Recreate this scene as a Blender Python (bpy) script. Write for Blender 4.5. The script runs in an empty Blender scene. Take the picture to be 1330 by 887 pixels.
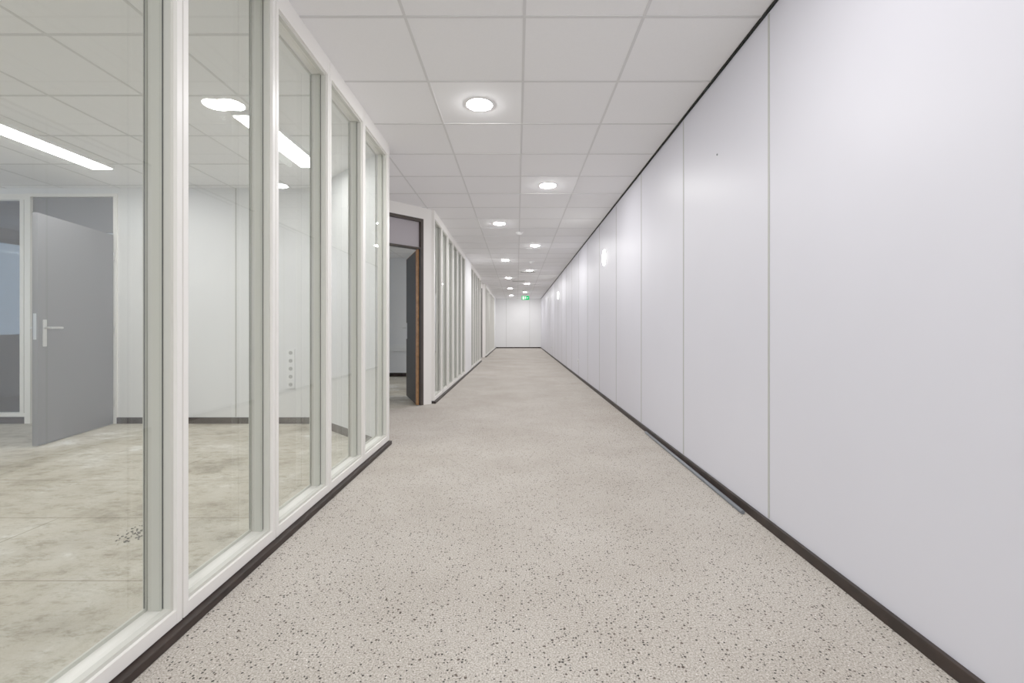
import bpy, bmesh, math, random
from mathutils import Vector, Matrix
random.seed(4)
sc = bpy.context.scene
sc.view_settings.view_transform = 'Standard'
sc.view_settings.look = 'None'
sc.view_settings.exposure = 0.36
sc.view_settings.gamma = 1.38

H = 2.55      # corridor ceiling
HR = 2.46     # office ceiling
XR = 1.24     # right wall
XL = -1.09    # partition face
YB, YE = -3.0, 23.5

# ------------------------------------------------------------ materials
def new_mat(name):
    m = bpy.data.materials.new(name); m.use_nodes = True
    nt = m.node_tree
    b = nt.nodes['Principled BSDF']
    return m, nt, b

def simple(name, col, rough=0.5, metal=0.0, noise=0.0, nscale=3.0, spec=0.5):
    m, nt, b = new_mat(name)
    b.inputs['Base Color'].default_value = (*col, 1)
    b.inputs['Roughness'].default_value = rough
    b.inputs['Metallic'].default_value = metal
    b.inputs['Specular IOR Level'].default_value = spec
    if noise > 0:
        tc = nt.nodes.new('ShaderNodeTexCoord')
        n = nt.nodes.new('ShaderNodeTexNoise'); n.inputs['Scale'].default_value = nscale
        n.inputs['Detail'].default_value = 5
        r = nt.nodes.new('ShaderNodeValToRGB')
        r.color_ramp.elements[0].position = 0.3; r.color_ramp.elements[1].position = 0.7
        r.color_ramp.elements[0].color = (*[c*(1-noise) for c in col], 1)
        r.color_ramp.elements[1].color = (*[min(1, c*(1+noise*0.4)) for c in col], 1)
        nt.links.new(tc.outputs['Object'], n.inputs['Vector'])
        nt.links.new(n.outputs['Fac'], r.inputs['Fac'])
        nt.links.new(r.outputs['Color'], b.inputs['Base Color'])
    return m

def emis(name, col, s):
    m = bpy.data.materials.new(name); m.use_nodes = True
    nt = m.node_tree; nt.nodes.clear()
    o = nt.nodes.new('ShaderNodeOutputMaterial'); e = nt.nodes.new('ShaderNodeEmission')
    e.inputs['Color'].default_value = (*col, 1); e.inputs['Strength'].default_value = s
    nt.links.new(e.outputs[0], o.inputs[0])
    return m

def glass_mat(name, tint, base=0.06):
    m = bpy.data.materials.new(name); m.use_nodes = True
    nt = m.node_tree; nt.nodes.clear(); N = nt.nodes.new; L = nt.links.new
    o = N('ShaderNodeOutputMaterial'); t = N('ShaderNodeBsdfTransparent'); g = N('ShaderNodeBsdfGlossy')
    t.inputs['Color'].default_value = (*tint, 1); g.inputs['Roughness'].default_value = 0.0
    g.inputs['Color'].default_value = (0.95, 0.98, 0.97, 1)
    lw = N('ShaderNodeLayerWeight'); lw.inputs['Blend'].default_value = 0.5
    p = N('ShaderNodeMath'); p.operation = 'POWER'; p.inputs[1].default_value = 5
    ma = N('ShaderNodeMath'); ma.operation = 'MULTIPLY_ADD'; ma.inputs[1].default_value = 0.90; ma.inputs[2].default_value = base
    mx = N('ShaderNodeMixShader')
    L(lw.outputs['Facing'], p.inputs[0]); L(p.outputs[0], ma.inputs[0]); L(ma.outputs[0], mx.inputs[0])
    L(t.outputs[0], mx.inputs[1]); L(g.outputs[0], mx.inputs[2]); L(mx.outputs[0], o.inputs[0])
    return m

def carpet_mat():
    m, nt, b = new_mat('speckled_carpet'); N = nt.nodes.new; L = nt.links.new
    tc = N('ShaderNodeTexCoord')
    n1 = N('ShaderNodeTexNoise'); n1.inputs['Scale'].default_value = 1.3; n1.inputs['Detail'].default_value = 7
    n1.inputs['Roughness'].default_value = .65
    n2 = N('ShaderNodeTexNoise'); n2.inputs['Scale'].default_value = 190; n2.inputs['Detail'].default_value = 3
    r2 = N('ShaderNodeValToRGB'); r2.color_ramp.elements[0].position = 0.33; r2.color_ramp.elements[1].position = 0.67
    r2.color_ramp.elements[0].color = (0.25, 0.222, 0.188, 1); r2.color_ramp.elements[1].color = (0.66, 0.61, 0.545, 1)
    r1 = N('ShaderNodeValToRGB'); r1.color_ramp.elements[0].position = 0.34; r1.color_ramp.elements[1].position = 0.66
    r1.color_ramp.elements[0].color = (0.82, 0.80, 0.78, 1); r1.color_ramp.elements[1].color = (1, 1, 1, 1)
    mul = N('ShaderNodeMix'); mul.data_type = 'RGBA'; mul.blend_type = 'MULTIPLY'; mul.inputs[0].default_value = 1
    L(tc.outputs['Object'], n1.inputs['Vector']); L(tc.outputs['Object'], n2.inputs['Vector'])
    L(n1.outputs['Fac'], r1.inputs[0]); L(n2.outputs['Fac'], r2.inputs[0])
    L(r2.outputs[0], mul.inputs[6]); L(r1.outputs[0], mul.inputs[7])
    prev = mul.outputs[2]
    for scale, thrv, pk, col in ((95, .40, .48, (0.008, 0.006, 0.005, 1)), (70, .34, .66, (0.06, 0.04, 0.03, 1)), (90, .24, .85, (0.78, 0.75, 0.70, 1))):
        v = N('ShaderNodeTexVoronoi'); v.inputs['Scale'].default_value = scale
        L(tc.outputs['Object'], v.inputs['Vector'])
        sep = N('ShaderNodeSeparateColor'); L(v.outputs['Color'], sep.inputs[0])
        thr = N('ShaderNodeMath'); thr.operation = 'MULTIPLY'; thr.inputs[1].default_value = thrv
        pick = N('ShaderNodeMath'); pick.operation = 'GREATER_THAN'; pick.inputs[1].default_value = pk
        L(sep.outputs[0], pick.inputs[0]); L(sep.outputs[1], thr.inputs[0])
        lt = N('ShaderNodeMath'); lt.operation = 'LESS_THAN'; L(v.outputs['Distance'], lt.inputs[0]); L(thr.outputs[0], lt.inputs[1])
        fl = N('ShaderNodeMath'); fl.operation = 'MULTIPLY'; L(lt.outputs[0], fl.inputs[0]); L(pick.outputs[0], fl.inputs[1])
        f2 = N('ShaderNodeMath'); f2.operation = 'MULTIPLY'; f2.inputs[1].default_value = 0.92; L(fl.outputs[0], f2.inputs[0])
        mx = N('ShaderNodeMix'); mx.data_type = 'RGBA'
        L(f2.outputs[0], mx.inputs[0]); L(prev, mx.inputs[6]); mx.inputs[7].default_value = col
        prev = mx.outputs[2]
    L(prev, b.inputs['Base Color'])
    b.inputs['Roughness'].default_value = 0.85; b.inputs['Specular IOR Level'].default_value = 0.1
    bp = N('ShaderNodeBump'); bp.inputs['Strength'].default_value = 0.2; bp.inputs['Distance'].default_value = 0.002
    L(n2.outputs['Fac'], bp.inputs['Height']); L(bp.outputs[0], b.inputs['Normal'])
    return m

def concrete_mat():
    m, nt, b = new_mat('bare_screed'); N = nt.nodes.new; L = nt.links.new
    tc = N('ShaderNodeTexCoord')
    n1 = N('ShaderNodeTexNoise'); n1.inputs['Scale'].default_value = 1.7; n1.inputs['Detail'].default_value = 13
    n1.inputs['Roughness'].default_value = 0.72
    r1 = N('ShaderNodeValToRGB'); e = r1.color_ramp.elements
    e[0].position = 0.34; e[0].color = (0.24, 0.205, 0.15, 1); e[1].position = 0.64; e[1].color = (0.80, 0.78, 0.74, 1)
    x = e.new(0.46); x.color = (0.50, 0.45, 0.36, 1)
    x = e.new(0.56); x.color = (0.575, 0.535, 0.45, 1)
    mp = N('ShaderNodeMapping'); mp.inputs['Scale'].default_value = (3.0, 6.5, 1); mp.inputs['Rotation'].default_value = (0, 0, 0.2)
    n2 = N('ShaderNodeTexNoise'); n2.inputs['Scale'].default_value = 2; n2.inputs['Detail'].default_value = 14; n2.inputs['Roughness'].default_value = 0.85
    r2 = N('ShaderNodeValToRGB'); r2.color_ramp.elements[0].position = 0.40; r2.color_ramp.elements[1].position = 0.50
    r2.color_ramp.elements[0].color = (0.58, 0.54, 0.47, 1); r2.color_ramp.elements[1].color = (1, 1, 1, 1)
    mul = N('ShaderNodeMix'); mul.data_type = 'RGBA'; mul.blend_type = 'MULTIPLY'; mul.inputs[0].default_value = 1
    br = N('ShaderNodeTexBrick'); br.inputs['Scale'].default_value = 1.0
    br.inputs['Brick Width'].default_value = 2.4; br.inputs['Row Height'].default_value = 0.6
    br.inputs['Mortar Size'].default_value = 0.004; br.inputs['Color1'].default_value = (1, 1, 1, 1)
    br.inputs['Color2'].default_value = (0.88, 0.87, 0.84, 1); br.inputs['Mortar'].default_value = (0.40, 0.36, 0.30, 1)
    mul2 = N('ShaderNodeMix'); mul2.data_type = 'RGBA'; mul2.blend_type = 'MULTIPLY'; mul2.inputs[0].default_value = 0.8
    for n in (n1, mp, br): L(tc.outputs['Object'], n.inputs['Vector'])
    L(mp.outputs[0], n2.inputs['Vector'])
    L(n1.outputs['Fac'], r1.inputs[0]); L(n2.outputs['Fac'], r2.inputs[0])
    L(r1.outputs[0], mul.inputs[6]); L(r2.outputs[0], mul.inputs[7])
    L(mul.outputs[2], mul2.inputs[6]); L(br.outputs['Color'], mul2.inputs[7])
    L(mul2.outputs[2], b.inputs['Base Color']); b.inputs['Roughness'].default_value = 0.5
    b.inputs['Specular IOR Level'].default_value = 0.35
    return m

def tile_mat():
    m, nt, b = new_mat('ceiling_tile'); N = nt.nodes.new; L = nt.links.new
    tc = N('ShaderNodeTexCoord')
    mp = N('ShaderNodeMapping'); mp.inputs['Location'].default_value = (-0.037/0.6, -2.297/0.6, 0)
    mp.inputs['Scale'].default_value = (1/0.6, 1/0.6, 0)
    fl = N('ShaderNodeVectorMath'); fl.operation = 'FLOOR'
    wn = N('ShaderNodeTexWhiteNoise'); wn.noise_dimensions = '3D'
    r = N('ShaderNodeValToRGB')
    r.color_ramp.elements[0].color = (0.89, 0.885, 0.89, 1); r.color_ramp.elements[1].color = (0.93, 0.925, 0.93, 1)
    n = N('ShaderNodeTexNoise'); n.inputs['Scale'].default_value = 90; n.inputs['Detail'].default_value = 3
    rn = N('ShaderNodeValToRGB'); rn.color_ramp.elements[0].color = (0.95, 0.95, 0.95, 1)
    mul = N('ShaderNodeMix'); mul.data_type = 'RGBA'; mul.blend_type = 'MULTIPLY'; mul.inputs[0].default_value = 1
    L(tc.outputs['Object'], mp.inputs[0]); L(mp.outputs[0], fl.inputs[0]); L(fl.outputs[0], wn.inputs['Vector'])
    L(wn.outputs['Value'], r.inputs[0]); L(tc.outputs['Object'], n.inputs['Vector']); L(n.outputs['Fac'], rn.inputs[0])
    L(r.outputs[0], mul.inputs[6]); L(rn.outputs[0], mul.inputs[7]); L(mul.outputs[2], b.inputs['Base Color'])
    b.inputs['Roughness'].default_value = 0.95; b.inputs['Specular IOR Level'].default_value = 0.1
    return m

M_wall = simple('white_wall_panel', (0.675, 0.665, 0.735), 0.42, noise=0.03, nscale=1.2, spec=0.4)
M_wall2 = simple('office_wall_white', (0.81, 0.81, 0.81), 0.6, noise=0.03, nscale=2)
M_seam = simple('panel_seam_profile', (0.42, 0.42, 0.39), 0.5)
M_frame = simple('cream_white_frame', (0.88, 0.855, 0.81), 0.35)
M_bead = simple('glazing_bead', (0.58, 0.575, 0.515), 0.45)
M_gasket = simple('rubber_gasket', (0.05, 0.05, 0.05), 0.7)
M_base = simple('dark_skirting', (0.020, 0.012, 0.009), 0.6, noise=0.5, nscale=14, spec=.25)
M_black = simple('shadow_gap_black', (0.008, 0.008, 0.008), 0.8, spec=.2)
M_carpet = carpet_mat(); M_conc = concrete_mat(); M_tile = tile_mat()
M_grid = simple('ceiling_grid_bar', (0.65, 0.645, 0.64), 0.5)
M_glass = glass_mat('partition_glass', (0.96, 0.97, 0.955), 0.07)
M_dglass = glass_mat('dim_room_side_glass', (0.30, 0.31, 0.33), 0.06)  # dimness of the room behind is put into the glass tint
M_wglass = glass_mat('window_glass', (0.8, 0.88, 0.95), 0.05)
M_greydoor = simple('grey_laminate', (0.19, 0.19, 0.205), 0.5, spec=.35)
M_brown = simple('dark_brown_laminate', (0.035, 0.026, 0.021), 0.55, spec=.3)
M_wood = simple('wood_edge', (0.46, 0.21, 0.07), 0.5, noise=0.4, nscale=20)
M_mauve = simple('transom_panel', (0.33, 0.30, 0.32), 0.5)
M_metal = simple('brushed_steel', (0.7, 0.7, 0.7), 0.3, 1.0)
M_white = simple('white_plastic', (0.85, 0.85, 0.84), 0.4)
M_lamp = emis('downlight_diffuser', (1, 0.985, 0.985), 185)
M_tube = emis('linear_diffuser', (1, 1, 0.98), 20)
M_wlamp = emis('wall_lamp_opal', (1, 0.98, 0.95), 8)
M_green = emis('exit_green', (0.0, 0.45, 0.10), 1.0)
M_exw = emis('exit_pictogram_white', (0.9, 1, 0.95), 1.0)
M_pipe = simple('grey_plastic', (0.13, 0.14, 0.16), 0.4)

# ------------------------------------------------------------ mesh helpers
def add_box(bm, x0, x1, y0, y1, z0, z1, mi=0):
    vs = [bm.verts.new(p) for p in ((x0,y0,z0),(x1,y0,z0),(x1,y1,z0),(x0,y1,z0),(x0,y0,z1),(x1,y0,z1),(x1,y1,z1),(x0,y1,z1))]
    for f in ((0,3,2,1),(4,5,6,7),(0,1,5,4),(1,2,6,5),(2,3,7,6),(3,0,4,7)):
        fc = bm.faces.new([vs[i] for i in f]); fc.material_index = mi

def add_cyl(bm, p0, p1, r0, r1=None, n=24, mi=0, caps=True):
    r1 = r0 if r1 is None else r1
    p0 = Vector(p0); p1 = Vector(p1); d = (p1-p0).normalized()
    q = Vector((0,0,1)).rotation_difference(d)
    a = []; b = []
    for i in range(n):
        t = 2*math.pi*i/n; c = Vector((math.cos(t), math.sin(t), 0))
        a.append(bm.verts.new(p0 + q @ (c*r0))); b.append(bm.verts.new(p1 + q @ (c*r1)))
    for i in range(n):
        f = bm.faces.new((a[i], a[(i+1)%n], b[(i+1)%n], b[i])); f.material_index = mi; f.smooth = True
    if caps:
        f = bm.faces.new(a[::-1]); f.material_index = mi
        f = bm.faces.new(b); f.material_index = mi

def lathe(bm, prof, mi=0, n=28, flip=False):
    rings = []
    for r, z in prof:
        if r < 1e-6: rings.append([bm.verts.new((0,0,z))])
        else: rings.append([bm.verts.new((r*math.cos(2*math.pi*i/n), r*math.sin(2*math.pi*i/n), z)) for i in range(n)])
    for a, b in zip(rings, rings[1:]):
        for i in range(n):
            j = (i+1) % n
            if len(a) == 1: vs = (a[0], b[i], b[j])
            elif len(b) == 1: vs = (a[i], b[0], a[j])
            else: vs = (a[i], b[i], b[j], a[j])
            if flip: vs = vs[::-1]
            f = bm.faces.new(vs); f.material_index = mi; f.smooth = True

def finish(bm, name, mats, parent=None, loc=(0,0,0), rz=0.0, bevel=0.0, recalc=True):
    if recalc: bmesh.ops.recalc_face_normals(bm, faces=bm.faces)
    me = bpy.data.meshes.new(name); bm.to_mesh(me); bm.free()
    for m in mats: me.materials.append(m)
    o = bpy.data.objects.new(name, me); sc.collection.objects.link(o)
    o.location = loc; o.rotation_euler = (0, 0, rz)
    if parent: o.parent = parent
    if bevel > 0:
        b = o.modifiers.new('bevel', 'BEVEL'); b.width = bevel; b.segments = 2; b.limit_method = 'ANGLE'
    return o

def boxes(name, lst, mats, **k):
    bm = bmesh.new()
    for b in lst: add_box(bm, *b)
    return finish(bm, name, mats, **k)

def slab(name, poly, z0, z1, mat):
    bm = bmesh.new()
    a = [bm.verts.new((x, y, z0)) for x, y in poly]; b = [bm.verts.new((x, y, z1)) for x, y in poly]
    bm.faces.new(a[::-1]); bm.faces.new(b)
    n = len(poly)
    for i in range(n): bm.faces.new((a[i], a[(i+1)%n], b[(i+1)%n], b[i]))
    return finish(bm, name, [mat])

# ------------------------------------------------------------ floors and ceilings
XW = -7.5
slab('floor_office', [(XW-.1,YB-.1),(XR+.1,YB-.1),(XR+.1,YE+.1),(XW-.1,YE+.1)], -0.16, -0.01, M_conc)
carpet = [(XR,YB),(XR,YE),(-1.12,YE),(-1.12,16.0),(-1.97,15.15),(-1.97,14.75),(-1.12,13.9),
          (-1.12,6.0),(-1.97,5.15),(-1.97,4.75),(-1.12,3.9),(-1.12,YB)]
slab('floor', carpet, -0.01, 0.0, M_carpet)
ceil = slab('ceiling', [(-2.1,YB-.1),(XR+.1,YB-.1),(XR+.1,YE+.1),(-2.1,YE+.1)], H, H+0.1, M_tile)
ceil2 = slab('ceiling_office', [(XW,YB),(-1.2,YB),(-1.2,3.93),(-2.04,4.72),(-2.04,5.18),(-1.2,5.98),(-1.2,13.93),
              (-2.04,14.72),(-2.04,15.18),(-1.2,15.98),(-1.2,YE),(XW,YE)], HR, HR+0.05, M_tile)
g = []
w = 0.0075
x = 0.037 - 0.6*3
while x < XR - 0.05:
    g.append((x-w, x+w, YB, YE, H-0.003, H)); x += 0.6
y = 2.297 - 0.6*8
while y < YE:
    g.append((-2.0, XR, y-w, y+w, H-0.0031, H)); y += 0.6
boxes('ceiling_grid', g, [M_grid], parent=ceil)
g = []
x = 0.037 - 0.6*12
while x < -1.25:
    y1 = 4.75 if x > -2.1 else YE
    g.append((x-w, x+w, YB, y1 if x < -1.9 else 3.9, HR-0.003, HR)); x += 0.6
y = 2.297 - 0.6*8
while y < YE:
    x1 = -2.05 if (3.8 < y < 6.1 or 13.8 < y < 16.1) else -1.25
    g.append((XW, x1, y-w, y+w, HR-0.0031, HR)); y += 0.6
boxes('ceiling_grid', g, [M_grid], parent=ceil2)

# ------------------------------------------------------------ right wall
wr = boxes('wall_right', [(XR, XR+0.12, YB-.1, YE+.1, 0, H)], [M_wall])
s = []
y = 2.25 - 1.155*4
while y < YE:
    s.append((XR-0.0025, XR, y-0.007, y+0.007, 0.05, H-0.02)); y += 1.155
boxes('panel_seams', s, [M_seam], parent=wr)
boxes('baseboard_right', [(XR-0.018, XR, YB, YE, 0, 0.046)], [M_base], bevel=0.003)
boxes('shadow_gap_strip', [(XR-0.014, XR, YB, YE, H-0.013, H)], [M_black])  # black strip painted in for the shade of the gap under the ceiling

we = boxes('wall_back', [(-1.3, XR+.12, YE, YE+0.12, 0, H)], [M_wall2])
boxes('panel_seams', [(xx-.006, xx+.006, YE-0.003, YE, .06, H) for xx in (-.55, .65)], [M_seam], parent=we)
boxes('baseboard_back', [(-1.12, XR-.018, YE-0.018, YE, 0, 0.06)], [M_base])
boxes('wall_front', [(XW, -1.2, YB-0.12, YB, -.01, H), (-1.2, -0.95, YB-0.12, YB, -.01, H), (1.0, XR+.12, YB-0.12, YB, -.01, H),
       (-.95, 1.0, YB-0.12, YB, 2.35, H), (-.95, 1.0, YB-.12, YB, -.01, .1)], [M_wall2])
boxes('window_1', [(-.95,-.9,YB-.08,YB-.02,.1,2.35),(.95,1.0,YB-.08,YB-.02,.1,2.35),(0,.05,YB-.08,YB-.02,.1,2.35),
       (-.9,.95,YB-.08,YB-.02,.1,.15),(-.9,.95,YB-.08,YB-.02,2.3,2.35)], [M_frame])  # unseen rear window, added to bring fill light into the corridor

# ------------------------------------------------------------ outer office wall with windows
YWN = 9.6  # windows stop here; unseen wall beyond made solid to keep far offices dark
lst = [(XW-.15, XW, YB-.12, YWN, -.01, 0.85), (XW-.15, XW, YB-.12, YWN, 2.3, H), (XW-.15, XW, YWN, YE+.12, -.01, H)]
y = YB
k = 2
while y < YWN-.2:
    lst.append((XW-.15, XW, y-.15, y+.15, .85, 2.3))
    y0, y1 = y+.15, min(y+1.8-.15, YWN)
    fr = [(XW-.1,XW-.04,y0,y0+.05,.85,2.3),(XW-.1,XW-.04,y1-.05,y1,.85,2.3),(XW-.1,XW-.04,y0+.05,y1-.05,.85,.9),(XW-.1,XW-.04,y0+.05,y1-.05,2.25,2.3),
          (XW-.072,XW-.07,y0+.05,y1-.05,.9,2.25,1)]
    boxes('window_%d' % k, fr, [M_frame, M_wglass]); k += 1
    y += 1.8
boxes('wall_left', lst, [M_wall2])
boxes('wall_end_office', [(XW-.15, -1.3, YE, YE+.12, -.01, H)], [M_wall2])

# ------------------------------------------------------------ glass partitions
D = .105
def partition(ys):
    bm = bmesh.new()
    hw = 0.025
    for y in ys:
        add_box(bm, XL-D, XL, y-hw, y-.003, 0.036, H, 0)
        add_box(bm, XL-D, XL, y+.003, y+hw, 0.036, H, 0)
        add_box(bm, XL-D+.005, XL-.006, y-.0031, y+.0031, 0.036, H, 0)
    for ya, yb in zip(ys, ys[1:]):
        a = ya+hw; b = yb-hw
        add_box(bm, XL-D, XL-.001, a, b, 2.45, H, 0)
        add_box(bm, XL-D, XL-.001, a, b, .036, .078, 0)
        bw = .012
        for (xa, xb) in ((XL-.034, XL-.012), (XL-D+.004, XL-.094)):
            add_box(bm, xa, xb, a, a+bw, .078, 2.45, 1); add_box(bm, xa, xb, b-bw, b, .078, 2.45, 1)
            add_box(bm, xa, xb, a+bw, b-bw, .078, .078+bw, 1); add_box(bm, xa, xb, a+bw, b-bw, 2.45-bw, 2.45, 1)
        add_box(bm, XL-.090, XL-.044, a, a+.005, .078, 2.45, 1); add_box(bm, XL-.090, XL-.044, b-.005, b, .078, 2.45, 1)
        for xa in (XL-.036, XL-.094):
            add_box(bm, xa-.002, xa, a+.012, a+.015, .092, 2.44, 2); add_box(bm, xa-.002, xa, b-.015, b-.012, .092, 2.44, 2)
    root = finish(bm, 'glass_partition', [M_frame, M_bead, M_gasket], bevel=0.0)
    bm = bmesh.new()
    for ya, yb in zip(ys, ys[1:]):
        a = ya+hw+.001; b = yb-hw-.001
        for xx in (XL-.041, XL-.092):
            vs = [bm.verts.new(p) for p in ((xx,a,.079),(xx,b,.079),(xx,b,2.449),(xx,a,2.449))]
            bm.faces.new(vs)
    finish(bm, 'glass_panes', [M_glass], parent=root, recalc=False)

XK = XL + .024
def skirting(name, y0, y1):
    boxes(name, [(XL-.118, XK, y0, y1, 0, .030)], [M_base], bevel=0.004)

near = [3.877, 3.262, 2.662, 2.067, 1.492] + [1.492-.6*i for i in range(1, 8)]
near = sorted(near)
partition(near); skirting('baseboard_left', near[0]-.03, 3.905)
boxes('wall_left_corridor', [(XL-.13, XL, YB, near[0]-.032, 0, H)], [M_wall2])
partition([6.05+.6*i for i in range(7)]);  skirting('baseboard_left_2', 6.0, 9.68)
boxes('wall_left_corridor_2', [(XL-.13, XL, 9.685, 10.865, 0, H)], [M_wall2])
boxes('baseboard_left_3', [(XL, XK, 9.68, 10.87, 0, .030)], [M_base])
partition([10.9+.6*i for i in range(6)]);  skirting('baseboard_left_4', 10.87, 13.93)
partition([16.03+.6*i for i in range(11)]); skirting('baseboard_left_5', 16.0, 22.06)
boxes('wall_left_corridor_3', [(XL-.13, XL, 22.065, YE, 0, H)], [M_wall2])
boxes('baseboard_left_6', [(XL, XK, 22.06, YE, 0, .030)], [M_base])

# ------------------------------------------------------------ niches with 45 degree walls
def niche(yoff, sfx):
    boxes('wall_niche_near'+sfx, [(0, 1.2, -.08, 0, 0, H)], [M_wall2], loc=(-1.97, 4.75+yoff, 0), rz=-math.pi/4)
    boxes('baseboard_niche_near'+sfx, [(0.02, 1.16, -.095, -.08, -.01, .06)], [M_base], loc=(-1.97, 4.75+yoff, 0), rz=-math.pi/4)
    boxes('wall_niche_back'+sfx, [(-2.05, -1.97, 4.72+yoff, 5.18+yoff, -.01, H)], [M_wall2])
    L = 1.2; o0, o1 = .12, 1.03
    boxes('wall_niche_far'+sfx, [(0, o0, 0, .09, 0, H), (o1+.04, L, 0, .09, 0, H), (o0, o1+.04, 0, .09, 2.40, H)], [M_frame],
          loc=(-1.97, 5.15+yoff, 0), rz=math.pi/4)
    boxes('trim_door_frame'+sfx, [(o0, o0+.035, -.012, .10, 0, 2.40, 0), (o1, o1+.04, -.012, .10, 0, 2.40, 0),
            (o0+.035, o1, -.012, .10, 2.36, 2.40, 0), (o0+.035, o1, .03, .07, 2.03, 2.36, 1),
            (o0+.035, o1, -.005, .09, 2.01, 2.03, 0),
            (o1-.012, o1, .04, .085, 0, 2.01, 2), (o0+.035, o0+.047, .04, .085, 0, 2.01, 2)],
          [M_brown, M_mauve, M_wood], loc=(-1.97, 5.15+yoff, 0), rz=math.pi/4)
niche(0, ''); niche(10, '_2')

# ------------------------------------------------------------ doors
def door(name, hinge, tip, w, h, face, edge, t=0.04, side=1, zb=0.0):
    ang = math.atan2(tip[1]-hinge[1], tip[0]-hinge[0])
    bm = bmesh.new()
    e = .006
    add_box(bm, e, w-e, -t/2, t/2, .008, h-e, 0)
    add_box(bm, 0, e, -t/2, t/2, .008, h, 1); add_box(bm, w-e, w, -t/2, t/2, .008, h, 1)
    add_box(bm, e, w-e, -t/2, t/2, h-e, h, 1)
    for z in (.22, h/2, h-.22):
        add_cyl(bm, (-.008, side*t/2, z-.04), (-.008, side*t/2, z+.04), .008, mi=2, n=12)
    add_box(bm, w, w+.002, -.011, .011, .9, 1.12, 2)
    for sgn in (-1, 1):
        ya, yb = sorted((sgn*t/2, sgn*(t/2+.007)))
        add_box(bm, w-.085, w-.045, ya, yb, .84, 1.07, 2)
        add_cyl(bm, (w-.065, sgn*t/2, 1.0), (w-.065, sgn*(t/2+.05), 1.0), .010, mi=2, n=14)
        add_cyl(bm, (w-.058, sgn*(t/2+.05), 1.0), (w-.19, sgn*(t/2+.05), 1.0), .010, mi=2, n=14)
        add_cyl(bm, (w-.065, sgn*(t/2+.007), .90), (w-.065, sgn*(t/2+.013), .90), .010, mi=2, n=14)
    return finish(bm, name, [face, edge, M_metal], loc=(hinge[0], hinge[1], zb), rz=ang, bevel=0.0015)

door('door_1', (-4.23, 4.765), (-4.05, 3.84), .94, 1.97, M_greydoor, M_greydoor, zb=-.008)
door('door_2', (-1.292, 5.935), (-1.60, 6.70), .84, 2.0, M_brown, M_wood, side=-1)
door('door_3', (-1.292, 15.935), (-1.60, 16.70), .84, 2.0, M_brown, M_wood, side=-1)

yb0, yb1 = 4.8, 4.9
wb = boxes('wall_meeting_room', [(-4.19, -2.05, yb0, yb1, -.01, HR), (XW, -7.2, yb0, yb1, -.01, HR),
        (-7.2, -4.19, yb0, yb1, 2.40, HR)], [M_wall2])
boxes('panel_seams', [(xx-.006, xx+.006, yb0-.003, yb0, .06, HR) for xx in (-3.55, -2.95)], [M_seam], parent=wb)
boxes('trim_door_frame_office', [(-4.23,-4.19,yb0-.01,yb1+.01,-.01,2.40,0), (-5.16,-5.10,yb0-.01,yb1+.01,-.01,2.40,0),
        (-5.10,-4.23,yb0+.02,yb0+.06,2.0,2.37,1), (-5.10,-4.23,yb0-.01,yb1+.01,2.37,2.40,0)], [M_frame, M_greydoor])
sg = boxes('glass_partition', [(-7.2,-5.16,yb0,yb1,2.34,2.40,0), (-7.2,-5.16,yb0,yb1,.06,.10,0),
        (-5.22,-5.18,yb0,yb1,.10,2.34,0), (-5.96,-5.91,yb0,yb1,.10,2.34,0),(-6.7,-6.65,yb0,yb1,.10,2.34,0),(-7.2,-7.15,yb0,yb1,.10,2.34,0),
        (-7.2,-5.16,yb0-.01,yb1+.01,-.01,.06,1)], [M_frame, M_base])
boxes('glass_panes', [(-7.15,-5.2,yb0+.05,yb0+.051,.10,2.34)], [M_dglass], parent=sg)
boxes('baseboard_office', [(-4.19,-2.05,yb0-.015,yb0,-.01,.055)], [M_base])
wb2 = boxes('wall_second_office', [(XW, -1.24, 9.55, 9.65, -.01, HR)], [M_wall2])
boxes('panel_seams', [(xx-.006, xx+.006, 9.547, 9.55, .06, HR) for xx in (-4.6, -3.4, -2.2)], [M_seam], parent=wb2)
boxes('baseboard_second_office', [(XW,-1.24,9.535,9.55,-.01,.07)], [M_base])
boxes('trim_cable_duct', [(XW+.01,-1.26,9.50,9.549,.52,.66),(XW+.01,-1.26,9.495,9.50,.585,.595)], [M_white], bevel=.003)
boxes('wall_third_office', [(XW, -2.05, 14.9, 15.0, -.01, HR)], [M_wall2])
boxes('wall_fourth_office', [(XW, -1.24, 19.0, 19.1, -.01, HR)], [M_wall2])

# ------------------------------------------------------------ lamps
def downlight_mesh():
    bm = bmesh.new()
    lathe(bm, [(.086,-.003),(.062,-.012),(0,-.015)], mi=1, n=14)
    lathe(bm, [(.099,0.0),(.097,-.004),(.094,-.005),(.088,-.004),(.086,0.0)], mi=0, n=32)
    bmesh.ops.recalc_face_normals(bm, faces=bm.faces)
    me = bpy.data.meshes.new('recessed_downlight'); bm.to_mesh(me); bm.free()
    me.materials.append(M_white); me.materials.append(M_lamp)
    return me
dm = downlight_mesh()
i = -3
while True:
    y = 3.197 + 1.8*i
    if y > YE-.2: break
    xx = -.263 if i % 2 == 0 else .337
    if y > YE-1.5: y -= .6
    o = bpy.data.objects.new('recessed_downlight', dm); sc.collection.objects.link(o)
    o.location = (xx, y, H); i += 1

def tube(x, y0, y1, hw=.085):
    boxes('linear_ceiling_light', [(x-hw, x+hw, y0, y1, HR-.03, HR, 0), (x-hw+.012, x+hw-.012, y0+.012, y1-.012, HR-.034, HR-.03, 1)],
          [M_white, M_tube])
for (x, y0, y1) in ((-3.75,2.9,4.15),(-1.84,3.1,4.1),(-3.75,.2,1.4),(-5.6,.6,1.8),(-1.87,-1.6,-.4)):
    tube(x, y0, y1, .1)

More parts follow.
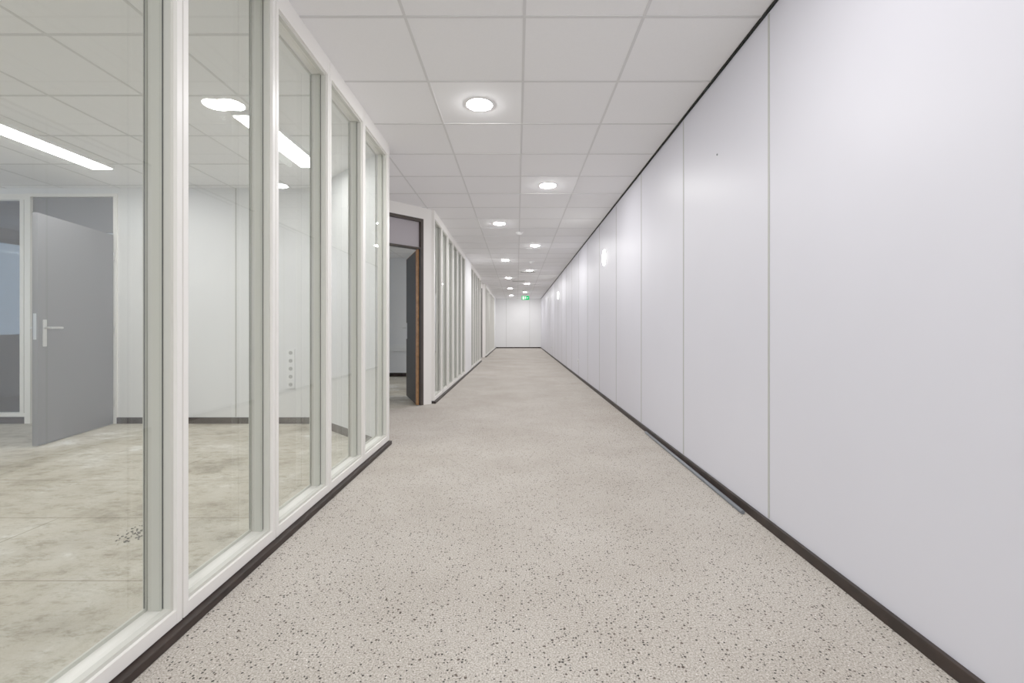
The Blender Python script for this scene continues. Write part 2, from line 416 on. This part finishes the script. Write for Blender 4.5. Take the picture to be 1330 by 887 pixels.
def wall_lamp(y):
    bm = bmesh.new()
    lathe(bm, [(.12,0),(.12,.006),(.117,.008)], mi=0, n=36)
    lathe(bm, [(.117,.008),(.108,.018),(.08,.024),(.05,.027),(0,.028)], mi=1, n=36)
    o = finish(bm, 'round_wall_lamp', [M_white, M_wlamp], loc=(XR, y, 1.99))
    o.rotation_euler = (0, -math.pi/2, 0)
for y in (6.46, 13.7): wall_lamp(y)

boxes('exit_sign', [(.18,.52,19.0,19.03,2.19,2.37,0),(.19,.51,18.998,19.0,2.20,2.36,1),
      (.33,.37,18.997,18.998,2.24,2.33,2),(.23,.30,18.997,18.998,2.22,2.34,2),(.40,.46,18.997,18.998,2.27,2.29,2),
      (.24,.25,19.01,19.02,2.37,H,0),(.45,.46,19.01,19.02,2.37,H,0)], [M_white, M_green, M_exw])
for (xx, y) in ((.34, 10.6), (.04, 7.4)):
    bm = bmesh.new()
    lathe(bm, [(.055,0),(.055,-.015),(.045,-.022),(.04,-.04),(.025,-.048),(0,-.05)], n=24)
    finish(bm, 'smoke_detector', [M_white], loc=(xx, y, H))
for (xx, y) in ((.3, 12.5), (.05, 14.9)):
    l = [(xx-.2,xx+.2,y-.1,y-.085,H-.012,H),(xx-.2,xx+.2,y+.085,y+.1,H-.012,H),(xx-.2,xx-.185,y-.085,y+.085,H-.012,H),(xx+.185,xx+.2,y-.085,y+.085,H-.012,H)]
    for j in range(6): l.append((xx-.185,xx+.185,y-.075+j*.028,y-.065+j*.028,H-.01,H-.001))
    boxes('ceiling_air_vent', l, [M_seam])

def socket_stack(name, loc, n, ax):
    bm = bmesh.new()
    for j in range(n):
        z = j*.083
        add_box(bm, -.04, .04, -.012, 0, z, z+.08, 0)
        add_cyl(bm, (0,-.0125,z+.04), (0,-.0135,z+.04), .021, mi=1, n=20)
        add_cyl(bm, (-.009,-.0136,z+.04), (-.009,-.0142,z+.04), .003, mi=2, n=8)
        add_cyl(bm, (.009,-.0136,z+.04), (.009,-.0142,z+.04), .003, mi=2, n=8)
    finish(bm, name, [M_white, M_seam, M_black], loc=loc, rz=ax, bevel=.002)
socket_stack('wall_socket', (-2.37, 4.8, .36), 5, 0)
socket_stack('wall_socket', (XR, 9.2, .3), 1, -math.pi/2)
socket_stack('wall_socket', (XR, 16.2, .3), 1, -math.pi/2)

bm = bmesh.new()
add_cyl(bm, (XR-.045, 2.42, .011), (XR-.03, 4.3, .011), .011, n=16)
finish(bm, 'loose_conduit', [M_pipe])

bm = bmesh.new()
for j in range(80):
    a = random.random()*6.28; r = random.random()**.7
    px, py = -1.84+math.cos(a)*r*.08, 2.22+math.sin(a)*r*.12
    s = random.uniform(.002, .007)
    m = Matrix.Translation((px, py, -.01+s*.5)) @ Matrix.Rotation(random.random()*6, 4, 'Z')
    bmesh.ops.create_icosphere(bm, subdivisions=1, radius=s, matrix=m @ Matrix.Diagonal((1, .7, .5, 1)))
finish(bm, 'screed_rubble', [simple('rubble_grey', (.14,.13,.12), .9)])

bm = bmesh.new(); add_cyl(bm, (XR, 2.83, 2.06), (XR-.004, 2.83, 2.06), .006, n=12)
finish(bm, 'wall_plug', [M_pipe])

# ------------------------------------------------------------ world
wd = bpy.data.worlds.new('World'); sc.world = wd; wd.use_nodes = True
bg = wd.node_tree.nodes['Background']
bg.inputs['Color'].default_value = (0.90, 0.94, 1.0, 1); bg.inputs['Strength'].default_value = 1.4

# ------------------------------------------------------------ camera
cam = bpy.data.cameras.new('camera'); co = bpy.data.objects.new('camera', cam); sc.collection.objects.link(co)
co.location = (0, 0, .98); co.rotation_euler = (math.pi/2, 0, 0)
cam.sensor_width = 36; cam.lens = 594/1330*36
cam.shift_x = -6.5/1330; cam.shift_y = -16.0/1330
cam.clip_start = .02; cam.clip_end = 200
sc.camera = co
